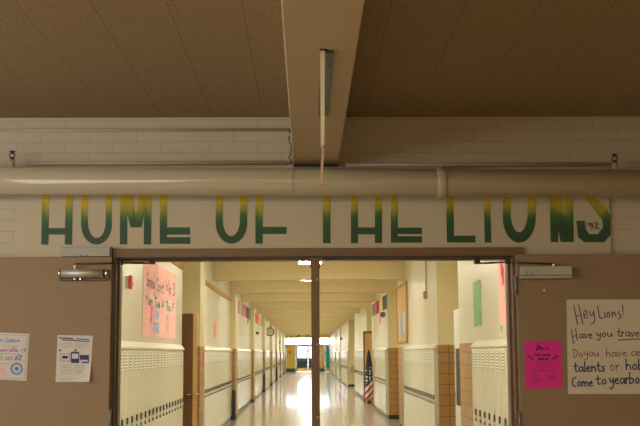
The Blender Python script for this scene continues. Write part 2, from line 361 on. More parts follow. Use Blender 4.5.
def ribbons(name, strokes, w, m, parent, fn, nrm):
    if isinstance(strokes, tuple):             # several words: one object each
        return [ribbons(name, q, w, m, parent, fn, nrm) for q in strokes]
    """strokes in 2D; fn maps 2D->3D; nrm is the outward offset"""
    b=MB(); nrm=Vector(nrm); i=0
    for pl in strokes:
        for (ax,ay),(bx,by) in zip(pl,pl[1:]):
            dx,dy=bx-ax,by-ay; L=math.hypot(dx,dy)
            if L<1e-6: continue
            ux,uy=dx/L*w*.35,dy/L*w*.35; nx,ny=-dy/L*w/2,dx/L*w/2
            i+=1; e=nrm*(1+.02*(i%7))
            pts=[(ax-ux+nx,ay-uy+ny),(bx+ux+nx,by+uy+ny),(bx+ux-nx,by+uy-ny),(ax-ux-nx,ay-uy-ny)]
            b.face([b.bm.verts.new(Vector(fn(*p))+e) for p in pts], m)
    return b.build(name,parent)
ribbons('year_mark', text_strokes("'92",586,599,229.5,3.4,rise=-.12), .9,'blackink',sign,lambda x,y:P(x,y,LY),(0,-.003,0))

# ---------------------------------------------------------------- pipe & co
pa=P(-40,180.6,6.24); pb=P(690,183.9,6.24); pr=.0815
dirp=(pb-pa).normalized(); pa=pa-dirp*1.3; pb=pb+dirp*1.2
pp=root('heating_pipe','fat beige painted pipe running across the wall above the lettered board','pipe')
MB().tube([pa,pb],pr,'pipe',40).build('pipe_body',pp)
def onpipe(px): 
    t=(P(px,182,6.24).x-pa.x)/dirp.x; return pa+dirp*t
for px,hwid,ex in ((441,.028,.012),(292.5,.004,.003)):
    q=onpipe(px); MB().tube([q-dirp*hwid,q-dirp*hwid*.7,q+dirp*hwid*.7,q+dirp*hwid],[pr+ex*.4,pr+ex,pr+ex,pr+ex*.4],'pipe',36).build('coupling' if px>400 else 'seam_band',pp)
q=onpipe(441); MB().box(q.x-.012,q.x+.012,q.y-.015,D-.015,q.z+pr-.01,q.z+pr+.03,'pipe').build('wall_strap',pp,bevel=.003)
def conduit(name,label,x0,x1,py,Y,r,m='pipe'):
    a=P(x0,py,Y); b_=P(x1,py,Y); b_.z=a.z
    return tag(MB().tube([a,b_],r,m,12).build(name),label,'conduit')
c_=conduit('thin_conduit','thin painted conduit high on the brick wall left of the beam',-60,290,130.7,D-.02,.008)
MB().tube([P(289,131,D-.02),P(292,131,D-.02)],.012,'darkmetal',12).build('end_cap',c_)
conduit('small_wall_pipe','slim beige pipe just above the fat pipe, left of the beam',28,287,163.4,D-.03,.012)
conduit('small_wall_pipe','slim beige pipe just above the fat pipe, right of the beam',345,604,165,D-.03,.012)
cb=root('loose_cable','short dark cable hooked on the wall beside the beam end','cable')
MB().tube([P(288.5,136,D-.02),P(290,138,D-.025),P(288,140,D-.02)],.004,'darkmetal',8).build('upper_hook',cb)
MB().tube([P(289,142,D-.02),P(291.5,145,D-.025),P(290.5,155,D-.02),P(288.5,157,D-.02),P(292.5,164,D-.02)],.0035,'darkmetal',8).build('wire',cb)
for px,py,Y,lab in ((12,164,D-.10,'small sprinkler head standing above the fat pipe at far left of the brick wall'),(615,167,D-.10,'small sprinkler head standing above the fat pipe at far right of the brick wall')):
    q=P(px,py,Y); r_=root('sprinkler_head',lab,'sprinkler','sprinkler heads above the pipe'); r_.location=q
    MB().tube([(0,0,-.03),(0,0,.025)],.016,'pipe',16).build('stem_pipe',r_)
    fr_=MB(); fr_.tube([(0,0,.025),(0,0,.038)],.012,'darkmetal',12)
    for s in (-1,1): fr_.tube([(0,0,.03),(s*.014,0,.04),(s*.014,0,.06),(0,0,.074)],.0035,'darkmetal',8)
    fr_.build('yoke',r_); MB().tube([(0,0,.072),(0,0,.078)],.016,'darkmetal',16).build('deflector',r_)
    MB().tube([(0,0,.038),(0,0,.072)],.004,'chrome',8).build('bulb',r_)
    MB().tube([(0,0,-.02),(0,.10-.0005,-.02)],.012,'pipe',12).build('branch_pipe',r_)
struct(box('beam_gap_shadow',ba.x+.004,bb.x-.002,D-.06,D-.003,ba.z-.008,ba.z-.0005,'black'))  # black strip painted in for the shaded gap where the beam meets the wall
# rail and hanging strip under the beam
BZ=ba.z
def under(px,py): # point on the underside of the beam
    d=R@Vector((px-320,213-py,-F)); t=(BZ-EYE)/d.z; return Vector((d.x*t,d.y*t,BZ))
ra=under(322,50); rb=under(334,50); rc_=under(328.3,114)
rail=tag(box('beam_rail',rb.x-.048,rb.x,ra.y,rc_.y,BZ-.012,BZ-.0005,'railgreen',bevel=.001),'grey green metal rail screwed along the underside of the beam','rail')
for yy in (.15,.5,.82):
    y_=ra.y+(rc_.y-ra.y)*yy-(ra.y+rc_.y)/2
    MB().tube([(.012,y_,-.009),(.012,y_,-.006)],.005,'black',10).build('screw',rail)
hs=root('hanging_strip','thin pale strip dangling edge on from the rail under the beam','strip')
ya=ra.y-.015; t0=P(322.5,50,ya); t1=P(322.6,148,ya); t2=P(320.8,185,ya)
MB().prism([t0+Vector((-.0085,0,.004)),t0+Vector((.009,0,.004)),t1+Vector((.006,0,0)),t1+Vector((-.006,0,0))],(0,.025,0),'stripwhite').build('pale_strip',hs)
MB().prism([t1+Vector((-.002,0,0.01)),t1+Vector((.0075,0,.01)),t2+Vector((.0045,0,0)),t2+Vector((-.0045,0,0))],(0,.02,0),'striptan').build('tan_strip',hs)
MB().box(t0.x-.01,t0.x+.02,ya,ya+.03,t0.z-.002,BZ-.0003,'darkmetal').build('clip',hs)

# ---------------------------------------------------------------- door leaves, closers
LF=D-.085; LB=D-.04
lx=P(111,300,LF).x; rx=P(517.2,300,LF).x
def leaf(name,x0,x1,zt,label):
    r_=root(name,label,'door'); r_.location=((x0+x1)/2,(LF+LB)/2,0); w=(x1-x0)/2; t=(LB-LF)/2
    MB().box(-w,w,-t,t,.01,zt,'leaf').build('door_panel',r_,bevel=.004); return r_
l1=leaf('door_leaf',lx-1.17,lx,P(60,257,LF).z,'tan door folded back flat on the wall, left of the doorway')
l2=leaf('door_leaf',rx,rx+1.17,P(580,254,LF).z,'tan door folded back flat on the wall, right of the doorway')
for l,s,zs in ((l1,1,(P(113,419,LF).z,)),(l2,-1,(P(515,285.5,LF).z,P(515,421,LF).z))):
    for z_ in zs:
        MB().tube([(s*.592,-.028,z_-.055),(s*.592,-.028,z_+.055)],.0085,'hinge',14).build('hinge',l)
kq=P(544,290.5,LF); MB().tube([(kq.x-l2.location.x,-.0225,kq.z),(kq.x-l2.location.x,-.034,kq.z),(kq.x-l2.location.x,-.040,kq.z)],[.009,.011,.006],'stripwhite',14).build('rubber_bumper',l2)
# left closer: barrel
cl=root('door_closer','silver barrel door closer on the left tan door','door closer')
a=P(59,273.3,LF-.035); b_=P(108,273.3,LF-.035)
MB().box(a.x-.003,b_.x+.003,LF-.014,LF,P(60,281,LF).z,P(60,270,LF).z,'darkmetal').build('base_plate',cl,bevel=.002)
MB().tube([a+Vector((.015,0,0)),b_-Vector((.028,0,0))],.0245,'steel',28).build('barrel',cl)
MB().tube([a,a+Vector((.013,0,0))],.026,'chrome',28).build('end_cap',cl)
MB().tube([b_-Vector((.028,0,0)),b_-Vector((.016,0,0))],.021,'darkmetal',28).build('neck',cl)
MB().tube([b_-Vector((.014,0,0)),b_],.027,'chrome',28).build('end_cap',cl)
for px in (74.5,80): q=P(px,279,LF-.05); MB().tube([q,q+Vector((0,.03,0))],.006,'chrome',12).build('screw',cl)
pv=P(75,266,LF-.035); MB().tube([pv+Vector((0,0,-.02)),pv+Vector((0,0,.014))],.009,'chrome',14).build('pivot',cl)
kn=P(121.5,263,LF-.02); sh=P(152,263.5,D+.07)
pv2=pv+Vector((0,0,.014))
MB().tube([pv2,kn],.0042,'darkmetal',8).build('arm',cl)
MB().tube([kn+Vector((0,0,-.012)),kn+Vector((0,0,.014))],.011,'darkmetal',14).build('elbow',cl)
MB().tube([kn,P(139,263,D),sh],[.004,.006,.005],'darkmetal',8).build('forearm',cl)
MB().box(sh.x-.012,sh.x+.02,sh.y-.03,sh.y+.02,sh.z-.004,ZT-.012,'black').build('shoe',cl)
cr=root('door_closer','grey box door closer on the right tan door','door closer')
a=P(521.3,278.3,LF-.055); b_=P(572,266,LF-.055)
MB().box(a.x,b_.x,LF-.055,LF,a.z+.018,b_.z,'greymetal').build('cover',cr,bevel=.003)
MB().box(a.x,b_.x,LF-.052,LF,a.z,a.z+.016,'greymetal').build('lower_lip',cr,bevel=.002)
ribbons('scratch_marks',([[(527,270),(526,273),(529,274.5)]],[[(531,271),(533,274),(531,275.5)]],[[(538,270.5),(539.5,273)]]),.5,'darkmetal',cr,lambda x,y:P(x,y,LF-.0555),(0,-.0006,0))
pv=P(553.5,264,LF-.03); MB().tube([(pv.x,pv.y,b_.z-.005),pv+Vector((0,0,.006))],.009,'chrome',14).build('pivot',cr)
kn=P(507.3,262,LF-.015); sh=P(477.5,263.3,D+.07)
MB().tube([pv,kn],.0042,'darkmetal',8).build('arm',cr)
MB().tube([kn+Vector((0,0,-.012)),kn+Vector((0,0,.014))],.011,'darkmetal',14).build('elbow',cr)
MB().tube([kn,P(492,262.8,D),sh],[.004,.006,.005],'darkmetal',8).build('forearm',cr)
MB().box(sh.x-.02,sh.x+.012,sh.y-.03,sh.y+.02,sh.z-.004,ZT-.012,'black').build('shoe',cr)
hb=root('grey_wall_box','light grey rectangular box fixed above the left tan door, over the painted board edge','box')
a=P(60.5,256.5,D-.08); b_=P(109.8,246.8,D-.08)
MB().box(a.x,b_.x,D-.08,SY,a.z,b_.z,'lightgrey').build('cover',hb,bevel=.003)
MB().box(b_.x,b_.x+.010,D-.07,SY,a.z,b_.z,'darkmetal').build('end_plate',hb)
for px in (81.5,87.5): q=P(px,255.9,D-.08); MB().box(q.x-.004,q.x+.004,D-.0815,D-.078,q.z-.004,q.z+.005,'darkmetal').build('notch',hb)

# ---------------------------------------------------------------- papers on the doors
PY=LF-.001
def sheet(name,label,cat,corners,m,curl=None,Y=PY,th=.0012):
    pts=[P(x,y,Y) for x,y in corners]
    b=MB(); n=8; g=[]
    for j in range(n+1):
        row=[]
        for i in range(n+1):
            u,v=i/n,j/n; p=(pts[0]*(1-u)+pts[1]*u)*(1-v)+(pts[3]*(1-u)+pts[2]*u)*v
            off=.0006
            if curl: off+=curl*max(0,(u+v-1.45))**2*12
            row.append((p,off))
        g.append(row)
    fr=[[b.bm.verts.new(p+Vector((0,-o-th,0))) for p,o in r] for r in g]; bk=[[b.bm.verts.new(p+Vector((0,-o,0))) for p,o in r] for r in g]
    for j in range(n):
        for i in range(n):
            f=b.face([fr[j][i],fr[j][i+1],fr[j+1][i+1],fr[j+1][i]],m); b.face([bk[j][i],bk[j+1][i],bk[j+1][i+1],bk[j][i+1]],m)
    for k in range(n):
        for r0,r1 in (((fr[0][k],fr[0][k+1]),(bk[0][k],bk[0][k+1])),((fr[n][k],fr[n][k+1]),(bk[n][k],bk[n][k+1])),((fr[k][0],fr[k+1][0]),(bk[k][0],bk[k+1][0])),((fr[k][n],fr[k+1][n]),(bk[k][n],bk[k+1][n]))):
            b.face([r0[0],r0[1],r1[1],r1[0]],m)
    return tag(b.build(name),label,cat)
IN=lambda x,y:P(x,y,PY)
NO=(0,-.0032,0)
# white flyer with device pictures
fl=sheet('paper_flyer','white flyer with pictures of screens taped to the left tan door','flyer',[(57.7,335),(93,335.6),(90.3,381.8),(55.5,382)],'paper',curl=.008)
h=lambda x,y,x1,y1:[(x,y),(x1,y1)]
ribbons('heading',[h(59.5,337.8,73,338.4),h(62.5,339.8,76,340.4)],1.1,'blackink',fl,IN,NO)
ribbons('heading',[h(76.5,338.9,89,339.6),h(77,340.8,89.5,341.6)],1.2,'blueink',fl,IN,NO)
L_=[]
for y in (343,345,347,365.5,367.5,369.5,371.5,373.5): L_+= [h(60.5,y,73-(y%3),y)] + [h(75,y,88-(y%2.3)*2,y)]
L_+= [h(61,378,72,378),h(74,378.5,84,378.5),h(61,380,70,380)]
ribbons('body_text',(L_[0:6:2],L_[1:6:2],L_[6:16:2],L_[7:16:2],L_[16:18],L_[18:]),.45,'greyink',fl,IN,NO)
def pic(x0,y0,x1,y1,m,e): MB().prism([P(x0,y0,PY)+Vector((0,-.003-e,0)),P(x1,y0,PY)+Vector((0,-.003-e,0)),P(x1,y1,PY)+Vector((0,-.003-e,0)),P(x0,y1,PY)+Vector((0,-.003-e,0))],(0,.0003,0),m).build('printed_picture',fl)
pic(60,353.5,70.5,361.5,'greyink',0); pic(61,354.3,69.5,360.6,'paper',.0005); pic(62.5,355.8,68,358.6,'blackink',.001)
pic(71,351.8,79.3,363,'navyink',.0003); pic(72,353.6,78.4,358.5,'paper',.0008); pic(80,355,89,363,'navyink',.0004); pic(81,359.8,88,361.6,'paper',.0009); pic(79.6,360.5,82,363.8,'paper',.0012)
pic(59,349.3,61,351.2,'navyink',0); pic(74.5,349.3,76.6,351.2,'navyink',0); pic(84.5,377.8,87.5,379.5,'red',0)
# certificate like flyer at the left edge
f2=sheet('paper_flyer','white flyer with round blue stamp at the far left of the left tan door','flyer',[(-9,332),(29.4,333.8),(26.4,380.8),(-12,379)],'paper')
ribbons('border',[[(-7,334),(27.3,335.6),(24.6,379),(-10,377.2),(-7,334)]],.5,'greyink',f2,IN,NO)
ribbons('heading',text_strokes('La Crème',-4,19.5,341,1.7,rise=.03,slant=.2),.55,'blueink',f2,IN,NO)
ribbons('heading',[h(5,341.9,16,342.5)],.9,'softblue',f2,IN,NO)
ribbons('body_text',[h(3,346,18,346.6),h(-5,353.5,20,354),h(-5,359.5,24,360.5),h(0,363.6,11,364)],.5,'greyink',f2,IN,NO)
ribbons('handwriting',text_strokes('handle it',-5,25.5,351.6,2.2,rise=0,slant=.3),.55,'violetink',f2,IN,NO)
ribbons('handwriting',text_strokes('I 1st'.replace('1','i'),1,13,359.4,1.9),.6,'violetink',f2,IN,NO)
ribbons('handwriting',text_strokes('68',14,20,359.6,2.4,slant=.3)if False else text_strokes('62',14,21,359.6,2.4,slant=.3),.9,'blueink',f2,IN,NO)
ribbons('pink_scribble',[[(-4+random.random()*11,366+i*1.1),(1+random.random()*9,366.6+i*1.1)] for i in range(10)],1.0,'palepink',f2,IN,NO)
cir=lambda r,cx=16.9,cy=368.8:[(cx+r*math.cos(t*math.pi/12),cy+r*math.sin(t*math.pi/12)) for t in range(25)]
ribbons('round_stamp',[cir(5.6),cir(1.4),cir(.7)],1.1,'blueink',f2,IN,NO); ribbons('stamp_ring',[cir(4.2)],1.0,'softblue',f2,IN,NO)
# magenta flyer
f3=sheet('magenta_flyer','bright magenta flyer with black print taped to the right tan door','flyer',[(524.2,341.2),(560.6,340.9),(562.6,388),(526,388.7)],'magenta')
ribbons('heading',(text_strokes('The',536,541,347.5,1.2,slant=.2),text_strokes('SPOT IT',535.5,549.5,350.2,.9,rise=-.05)),.55,'blackink',f3,IN,NO)
ribbons('heading',(text_strokes('PET FOOD',534.8,551,356.2,1.05),text_strokes('DRIVE',538,548.5,360,1.05)),.55,'blackink',f3,IN,NO)
for cx,cy in ((529.2,357),(531.8,359),(553.8,358.9),(556.4,357)):
    ribbons('paw_print',[[(cx-.5,cy),(cx+.5,cy)],[(cx-.9,cy-1),(cx-.8,cy-.9)],[(cx,cy-1.3),(cx+.1,cy-1.2)],[(cx+.8,cy-1),(cx+.9,cy-.9)]],1.0,'blackink',f3,IN,NO)
L_=[h(536,362,550,362),h(531.5,365.5,555,365.3),h(538,367.6,549,367.4),h(530.5,369.6,556,369.2),h(534,371,553,370.8)]
L_+=[h(532,374+i*1.5,538+i*.7,374.2+i*1.5) for i in range(6)]+[h(546+i*.8,374.5+i*1.2,556+i*.3,376+i*1.3) for i in range(4)]
ribbons('body_text',(L_[:5],L_[5:11],L_[11:]),.4,'purple',f3,IN,NO)
# big handwritten poster
f4=sheet('handwritten_poster','large cream poster with purple and blue handwriting starting Hey Lions, on the right tan door','poster',[(566.4,299.6),(690,299.2),(691,394),(568,394)],'posterpaper')
c7=lambda pl:[(560+x/7.75,290+y/7.75) for x,y in pl]; c8=lambda pl:[(560+x/7.75,345+y/7.75) for x,y in pl]
hv=[c7(smooth(p)) for p in ([(105,118),(120,190),(134,268)],[(145,118),(160,190),(175,262)],[(122,205),(142,200),(162,192)],
 [(187,198),(208,188),(205,162),(192,158),(182,180),(185,210),(202,222),(215,208)],[(230,165),(232,195),(248,200),(258,165)],[(258,162),(268,215),(264,255),(240,262)],
 [(290,122),(298,170),(304,222),(334,215)],[(342,175),(345,195),(348,215)],[(367,172),(358,195),(370,214),(386,198),(380,176),(367,172)],[(400,168),(403,190),(406,212)],[(403,190),(415,168),(426,180),(433,208)],
 [(462,166),(445,178),(472,200),(470,216),(450,222)],[(483,118),(485,140),(486,165)],[(488,182),(489,186),(490,190)])]
ribbons('handwriting',hv,.95,'purple',f4,IN,NO)
l2_=[c7(smooth(p)) for p in ([(88,305),(95,360),(105,415)],[(120,300),(126,350),(133,388)],[(95,362),(110,358),(128,350)])]
l2_=(l2_,text_strokes('ave',560+142/7.75,560+252/7.75,290+374/7.75,4.6),text_strokes('you',560+278/7.75,560+405/7.75,290+364/7.75,4.2,rise=-.02),text_strokes('travell',560+440/7.75,560+648/7.75,290+360/7.75,4.6))
ribbons('handwriting',l2_,.95,'purple',f4,IN,NO)
ribbons('underline',[c7([(450,388),(560,381),(700,376)])],.9,'navyink',f4,IN,NO)
l3=(text_strokes('Do',560+100/7.75,560+180/7.75,345+98/7.75,4.4),text_strokes('you',560+182/7.75,560+300/7.75,345+88/7.75,4.6),text_strokes('have',560+352/7.75,560+520/7.75,345+90/7.75,4.5,rise=-.02),text_strokes('an',560+545/7.75,560+650/7.75,345+84/7.75,4.8))
ribbons('handwriting',l3,.75,'plum',f4,IN,NO)
ribbons('handwriting',(text_strokes('talents',560+105/7.75,560+348/7.75,345+207/7.75,5.2,rise=-.02),text_strokes('hob',560+505/7.75,560+650/7.75,345+192/7.75,5.6)),1.2,'navyink',f4,IN,NO)
ribbons('handwriting',text_strokes('or',560+380/7.75,560+462/7.75,345+200/7.75,6),.8,'plum',f4,IN,NO)
ribbons('handwriting',(text_strokes('Come',560+88/7.75,560+258/7.75,345+322/7.75,5.0,rise=-.02),text_strokes('to',560+275/7.75,560+365/7.75,345+305/7.75,5.0),text_strokes('yearboo',560+380/7.75,560+660/7.75,345+303/7.75,6.0,rise=-.02)),1.2,'navyink',f4,IN,NO)

# ---------------------------------------------------------------- corridor
WL=-1.84; WR=1.95; LFX=-1.80; RFX=1.90; YE=92.7; CC=3.44; BB=3.02
Y0=D+TH
struct(box('floor', -3.0,3.0,Y0,YE+.2,-.1,0,'floor'))
struct(box('ceiling', -3.0,3.0,Y0,YE+.2,CC,CC+.1,'corr_ceiling'))
k=0
for kk in range(-2,17):
    y=16.9+4.6*kk
    if y<YE-3: struct(box('ceiling_beam',-3.0,3.0,y-.04,y+.31,BB,CC,'corr_ceiling'))
zk=[26.1,35.3,44.5,53.7,62.9,72.1,81.3]
class Walls:
    def __init__(s,n): s.n=n
    def box(s,x0,x1,y0,y1,z0,z1,m): struct(box(s.n,x0,x1,y0,y1,z0,z1,m)); return s
wl=Walls('wall_left')
def lw(y0,y1,lockers=True):
    if lockers: wl.box(-3.0,WL,y0,y1,1.665,CC,'cream').box(-3.0,-2.2,y0,y1,0,1.665,'cream').box(-2.2,-1.82,y0,y1,0,.09,'basegrey')
    else: wl.box(-3.0,WL,y0,y1,0,CC,'cream')
def pil(b,x0,x1,y0,y1,bh=.10):
    b.box(x0,x1,y0,y1,0,bh,'black').box(x0,x1,y0,y1,bh,1.68,'tile').box(x0,x1,y0,y1,1.68,CC,'pilaster')
lw(Y0,9.2,False); lw(9.2,15.92); wl.box(-3.0,WL,15.92,16.0,0,CC,'pilaster'); wl.box(-3.0,-2.9,16.0,16.9,0,CC,'pilaster')
pil(wl,-3.0,-1.66,16.9,17.7)
s_=17.7; lbanks=[(9.2,15.92)]
for z in zk+[YE]:
    lw(s_,z); lbanks.append((s_,z))
    if z<YE: pil(wl,-3.0,-1.72,z,z+.8); s_=z+.8
wr=Walls('wall_right')
rsegs=[(9.2,12.55,13.9),(16.2,21.5,23.2),(26.1,31.0,32.5),(35.3,43.6,44.5),(51.3,61.5,62.3),(64,71.5,72.3),(74,81,81.8),(83,YE-.6,YE)]
wr.box(WR,3.0,Y0,9.2,0,CC,'cream')
for i,(a,b_,c) in enumerate(rsegs):
    wr.box(WR,3.0,a,b_,1.665,CC,'cream').box(2.3,3.0,a,b_,0,1.665,'cream').box(1.92,2.3,a,b_,0,.09,'basegrey')
    if c>b_: wr.box(WR,3.0,b_,c,0,.1,'black').box(WR,3.0,b_,c,.1,1.68,'tile').box(WR,3.0,b_,c,1.68,CC,'cream')
    nx=rsegs[i+1][0] if i+1<len(rsegs) else None
    if nx:
        wr.box(2.9,3.0,c,nx,0,CC,'pilaster')
        if i!=3: pil(wr,WR,2.9,nx-.02,nx+.02)
        else: wr.box(WR,2.9,nx-.02,nx+.02,.0,.1,'black').box(WR,2.9,nx-.02,nx+.02,.1,CC,'pilaster')
# dark covers at the feet of three left pilasters
for z,hh,n_ in ((26.1,.70,'nearest'),(44.5,.72,'second'),(62.9,.8,'farthest')):
    o=tag(box('pilaster_base_cover',-1.783,-1.705,z-.05,z-.002,.0,hh,'black',bevel=.004),'black cover at the foot of a left hallway pilaster, %s of three'%n_,'cover','dark pilaster covers')
# wood trim strips
for (a,b_) in ((Y0+.01,15.9),(17.72,26.08)):
    struct(box('trim_1' if a<9 else 'trim_2',WL,WL+.02,a,b_,2.80,2.89,'woodlight',bevel=.003))
# locker prototypes
def near_locker():
    r=root('hall_locker','x','locker')
    b=MB(); b.box(-.34,-.006,.001,.304,.092,.10,'locker').box(-.34,-.006,.001,.304,1.605,1.618,'locker').box(-.34,-.022,.001,.006,.1,1.605,'locker').box(-.34,-.022,.299,.304,.1,1.605,'locker').box(-.34,-.334,.006,.299,.1,1.605,'locker')
    b.build('cabinet',r)
    d=MB(); d.box(-.02,0,.007,.298,.104,1.602,'locker'); dr=d.build('door',r,bevel=.0025)
    v=MB()
    for i in range(6):
        z=1.595-.026-i*.030
        v.prism([(0,.09,z),(.004,.09,z-.006),(.004,.09,z-.010),(0,.09,z-.012)],(0,.125,0),'cap'); v.box(-.001,.0012,.09,.215,z-.020,z-.012,'dark')
    v.build('vent_louvers',r)
    h_=MB(); h_.box(-.002,.016,.226,.258,.872,.938,'handledark'); hr=h_.build('handle_recess',r)
    l=MB(); l.prism([(.001,.232,.842),(.014,.232,.846),(.015,.232,.858),(.003,.232,.872)],(0,.022,0),'steel'); l.box(.0005,.013,.230,.256,.800,.832,'handledark')
    l.build('latch',r)
    return r
def far_locker():
    b=MB(); b.box(-.34,-.012,.001,.304,.092,1.612,'locker').box(-.012,0,.007,.298,.104,1.602,'locker').box(0,.012,.225,.262,.80,.825,'handledark').box(0,.012,.225,.262,.875,.915,'handledark').box(.003,.018,.230,.258,.835,.860,'steel')
    for i in range(6): b.box(0,.004,.09,.215,1.555-i*.03,1.565-i*.03,'cap')
    return b.build('hall_locker')
WN=.305; spots=[]
names={}
def ordn(n):
    o={1:'first',2:'second',3:'third',4:'fourth',5:'fifth',6:'sixth',7:'seventh',8:'eighth',9:'ninth',10:'tenth',11:'eleventh',12:'twelfth',13:'thirteenth',14:'fourteenth',15:'fifteenth',16:'sixteenth',17:'seventeenth',18:'eighteenth',19:'nineteenth',20:'twentieth'}
    return o.get(n,'%dth'%n if n not in(21,22,23) else {21:'twenty first',22:'twenty second',23:'twenty third'}[n])
ordi=['second','third','fourth','fifth','sixth','seventh','eighth']
for i,(a,b_) in enumerate(lbanks):
    n=int((b_-a-.02)/WN); st=b_-.01-n*WN
    for j in range(n):
        y=st+j*WN
        if i==0: lab='cream locker in the nearest left row, %s from the brown door'%ordn(n-j)
        elif i==1: lab='cream locker in the second left row, %s from its near pillar'%ordn(j+1)
        else: lab='cream metal locker in the %s row along the left hallway wall'%ordi[i-1] if i-1<7 else 'cream metal locker at the far end of the left hallway wall'
        spots.append((y,'L',LFX,lab,'left hallway lockers, row %d'%(i+1)))
for i,(a,b_,c) in enumerate(rsegs):
    n=int((b_-a-.03)/WN); st=b_-.01-n*WN
    for j in range(n):
        y=st+j*WN
        if i==0: lab='cream metal locker in the nearest right row, %s from its far tiled end'%ordn(n-j)
        elif i==1: lab='cream metal locker in the second right row, %s from its near end'%ordn(j+1)
        else: lab='cream metal locker in the %s row along the right hallway wall'%ordi[i-1]
        spots.append((y,'R',RFX,lab,'right hallway lockers, row %d'%(i+1)))
spots.sort(key=lambda s:s[0])
near=near_locker(); far=far_locker(); tag(far,'x','locker'); fn_=ff_=True
for idx,(y,side,x,lab,grp) in enumerate(spots[:300]):
    if y<26:
        o=near if fn_ else copy_tree(near); fn_=False
    else:
        o=far if ff_ else far.copy()
        if not ff_: C.objects.link(o)
        ff_=False
    o['label']=lab; o['category']='locker'; o['group']=grp
    if side=='L': o.location=(x,y,0); o.rotation_euler=(0,0,0)
    else: o.location=(x,y+WN,0); o.rotation_euler=(0,0,math.pi)
rest=MB()
for (y,side,x,lab,grp) in spots[300:]:
    s=1 if side=='L' else -1
    def bx(a,b_,c,d_,e,f_,m):
        X0,X1=sorted((x+s*a,x+s*b_)); rest.box(X0,X1,y+c,y+d_,e,f_,m)
    bx(-.34,-.012,.001,.304,.092,1.612,'locker'); bx(-.012,0,.007,.298,.104,1.602,'locker'); bx(0,.012,.222,.265,.80,.825,'handledark'); bx(0,.012,.222,.265,.875,.915,'handledark')
tag(rest.build('distant_lockers'),'far rows of cream lockers near the end of the hallway','lockers',kind='stuff')
# sloped caps
i_=0
for side,x,w,banks in (('left',LFX,WL,lbanks),('right',RFX,WR,[(a,b_) for a,b_,c in rsegs])):
    s=1 if side=='left' else -1
    for i,(a,b_) in enumerate(banks):
        a2=max(a,9.2)
        o=MB().prism([(w+s*.0005,a2+.005,1.620),(x+s*.012,a2+.005,1.620),(x+s*.012,a2+.005,1.640),(w+s*.003,a2+.005,1.70),(w+s*.0005,a2+.005,1.70)],(0,b_-a2-.01,0),'cap').build('sloped_locker_cap')
        tag(o,'sloped cream cap along the top of the %s row of %s hallway lockers'%((['nearest']+ordi+['farthest'])[i],side),'locker cap','locker caps')
# corridor ceiling lamps
n=0
for kk in range(-3,16):
    y=19.2+4.6*kk
    if y<7.5 or y>YE-1.5: continue
    if n==0:
        l0=root('ceiling_light','x','ceiling light','hallway ceiling lights')
        MB().box(-.21,.21,-.61,.61,.07,.10,'white').build('housing',l0,bevel=.004)
        MB().box(-.20,.20,-.60,.60,0,.07,'lamp').build('diffuser',l0,bevel=.004)
        MB().tube([(0,-.4,.10),(0,-.4,CC-3.19)],.01,'white',8).build('hanger',l0); MB().tube([(0,.4,.10),(0,.4,CC-3.19)],.01,'white',8).build('hanger',l0)
        o=l0
    else: o=copy_tree(l0)
    o.location=(.06,y,3.19); n+=1
    o['label']='glowing fluorescent hallway ceiling light, %s from the doorway'%ordn(n)

# things on the corridor walls
LW=lambda u,v:(WL+.001,u,v); RW=lambda u,v:(WR-.001,u,v)
def yl(px,x=WL): return 1089*abs(x)/abs(px-307)
def zz(py,y): return EYE+(353-py)*y/1089
fa=root('fire_alarm','red fire alarm with white tab on the left hallway wall just inside the doorway','fire alarm'); ya_=11.0; z0=zz(281.5,ya_)
fa.location=(WL,ya_,z0)
MB().box(0,.036,-.045,.045,-.06,.06,'greymetal').build('back_box',fa,bevel=.003)
MB().box(.036,.066,-.05,.05,-.07,.07,'red').build('red_cover',fa,bevel=.008)
MB().box(.066,.085,-.01,.03,-.035,-.01,'white').build('tab',fa,bevel=.003)
# pink spirit week poster
def wallsheet(name,label,cat,x,s,y0,y1,z0,z1,m,wav=.004,ends=None,tilt=0):
    b=MB(); n=14; F_=[];K=[]
    for i in range(n+1):
        y=y0+(y1-y0)*i/n; o=.0004+wav*(1+math.sin(i*1.7))*.5
        F_.append([b.bm.verts.new((x+s*(o+.0015),y+tilt*(z-z0),z+ (0 if ends is None else 0))) for z in (z0,z1)])
        K.append([b.bm.verts.new((x+s*o,y+tilt*(z-z0),z)) for z in (z0,z1)])
    for i in range(n):
        b.face([F_[i][0],F_[i+1][0],F_[i+1][1],F_[i][1]],m); b.face([K[i][0],K[i][1],K[i+1][1],K[i+1][0]],m)
        b.face([F_[i][0],K[i][0],K[i+1][0],F_[i+1][0]],m); b.face([F_[i][1],F_[i+1][1],K[i+1][1],K[i][1]],m)
    b.face([F_[0][0],F_[0][1],K[0][1],K[0][0]],m); b.face([F_[n][0],K[n][0],K[n][1],F_[n][1]],m)
    return tag(b.build(name),label,cat)
pk=wallsheet('pink_paper_banner','large pink paper banner with marker lettering on the left hallway wall above the lockers','banner',WL,1,12.15,15.2,1.77,2.66,'pinkpaper')
TX=lambda u,v:(WL+.0075,u,-v)
ribbons('lettering',(text_strokes('Spring',12.35,13.1,-2.34,.085),text_strokes('Spirit',13.2,13.9,-2.33,.085),text_strokes('Wk 3',14.0,15.05,-2.36,.09)),.024,'brownink',pk,TX,(.001,0,0))
ribbons('lettering',(text_strokes('Mon',12.3,12.9,-2.14,.055),text_strokes('Tue',13.05,13.55,-2.14,.055),text_strokes('W',13.7,13.9,-2.14,.055),text_strokes('Thu',14.1,14.6,-2.14,.055),text_strokes('F',14.8,14.95,-2.14,.055)),.03,'tealink',pk,TX,(.001,0,0))
ribbons('lettering',(text_strokes('MW',13.05,13.45,-1.98,.06),text_strokes('FRE',13.0,13.5,-1.83,.055)),.035,'softblue',pk,TX,(.001,0,0))
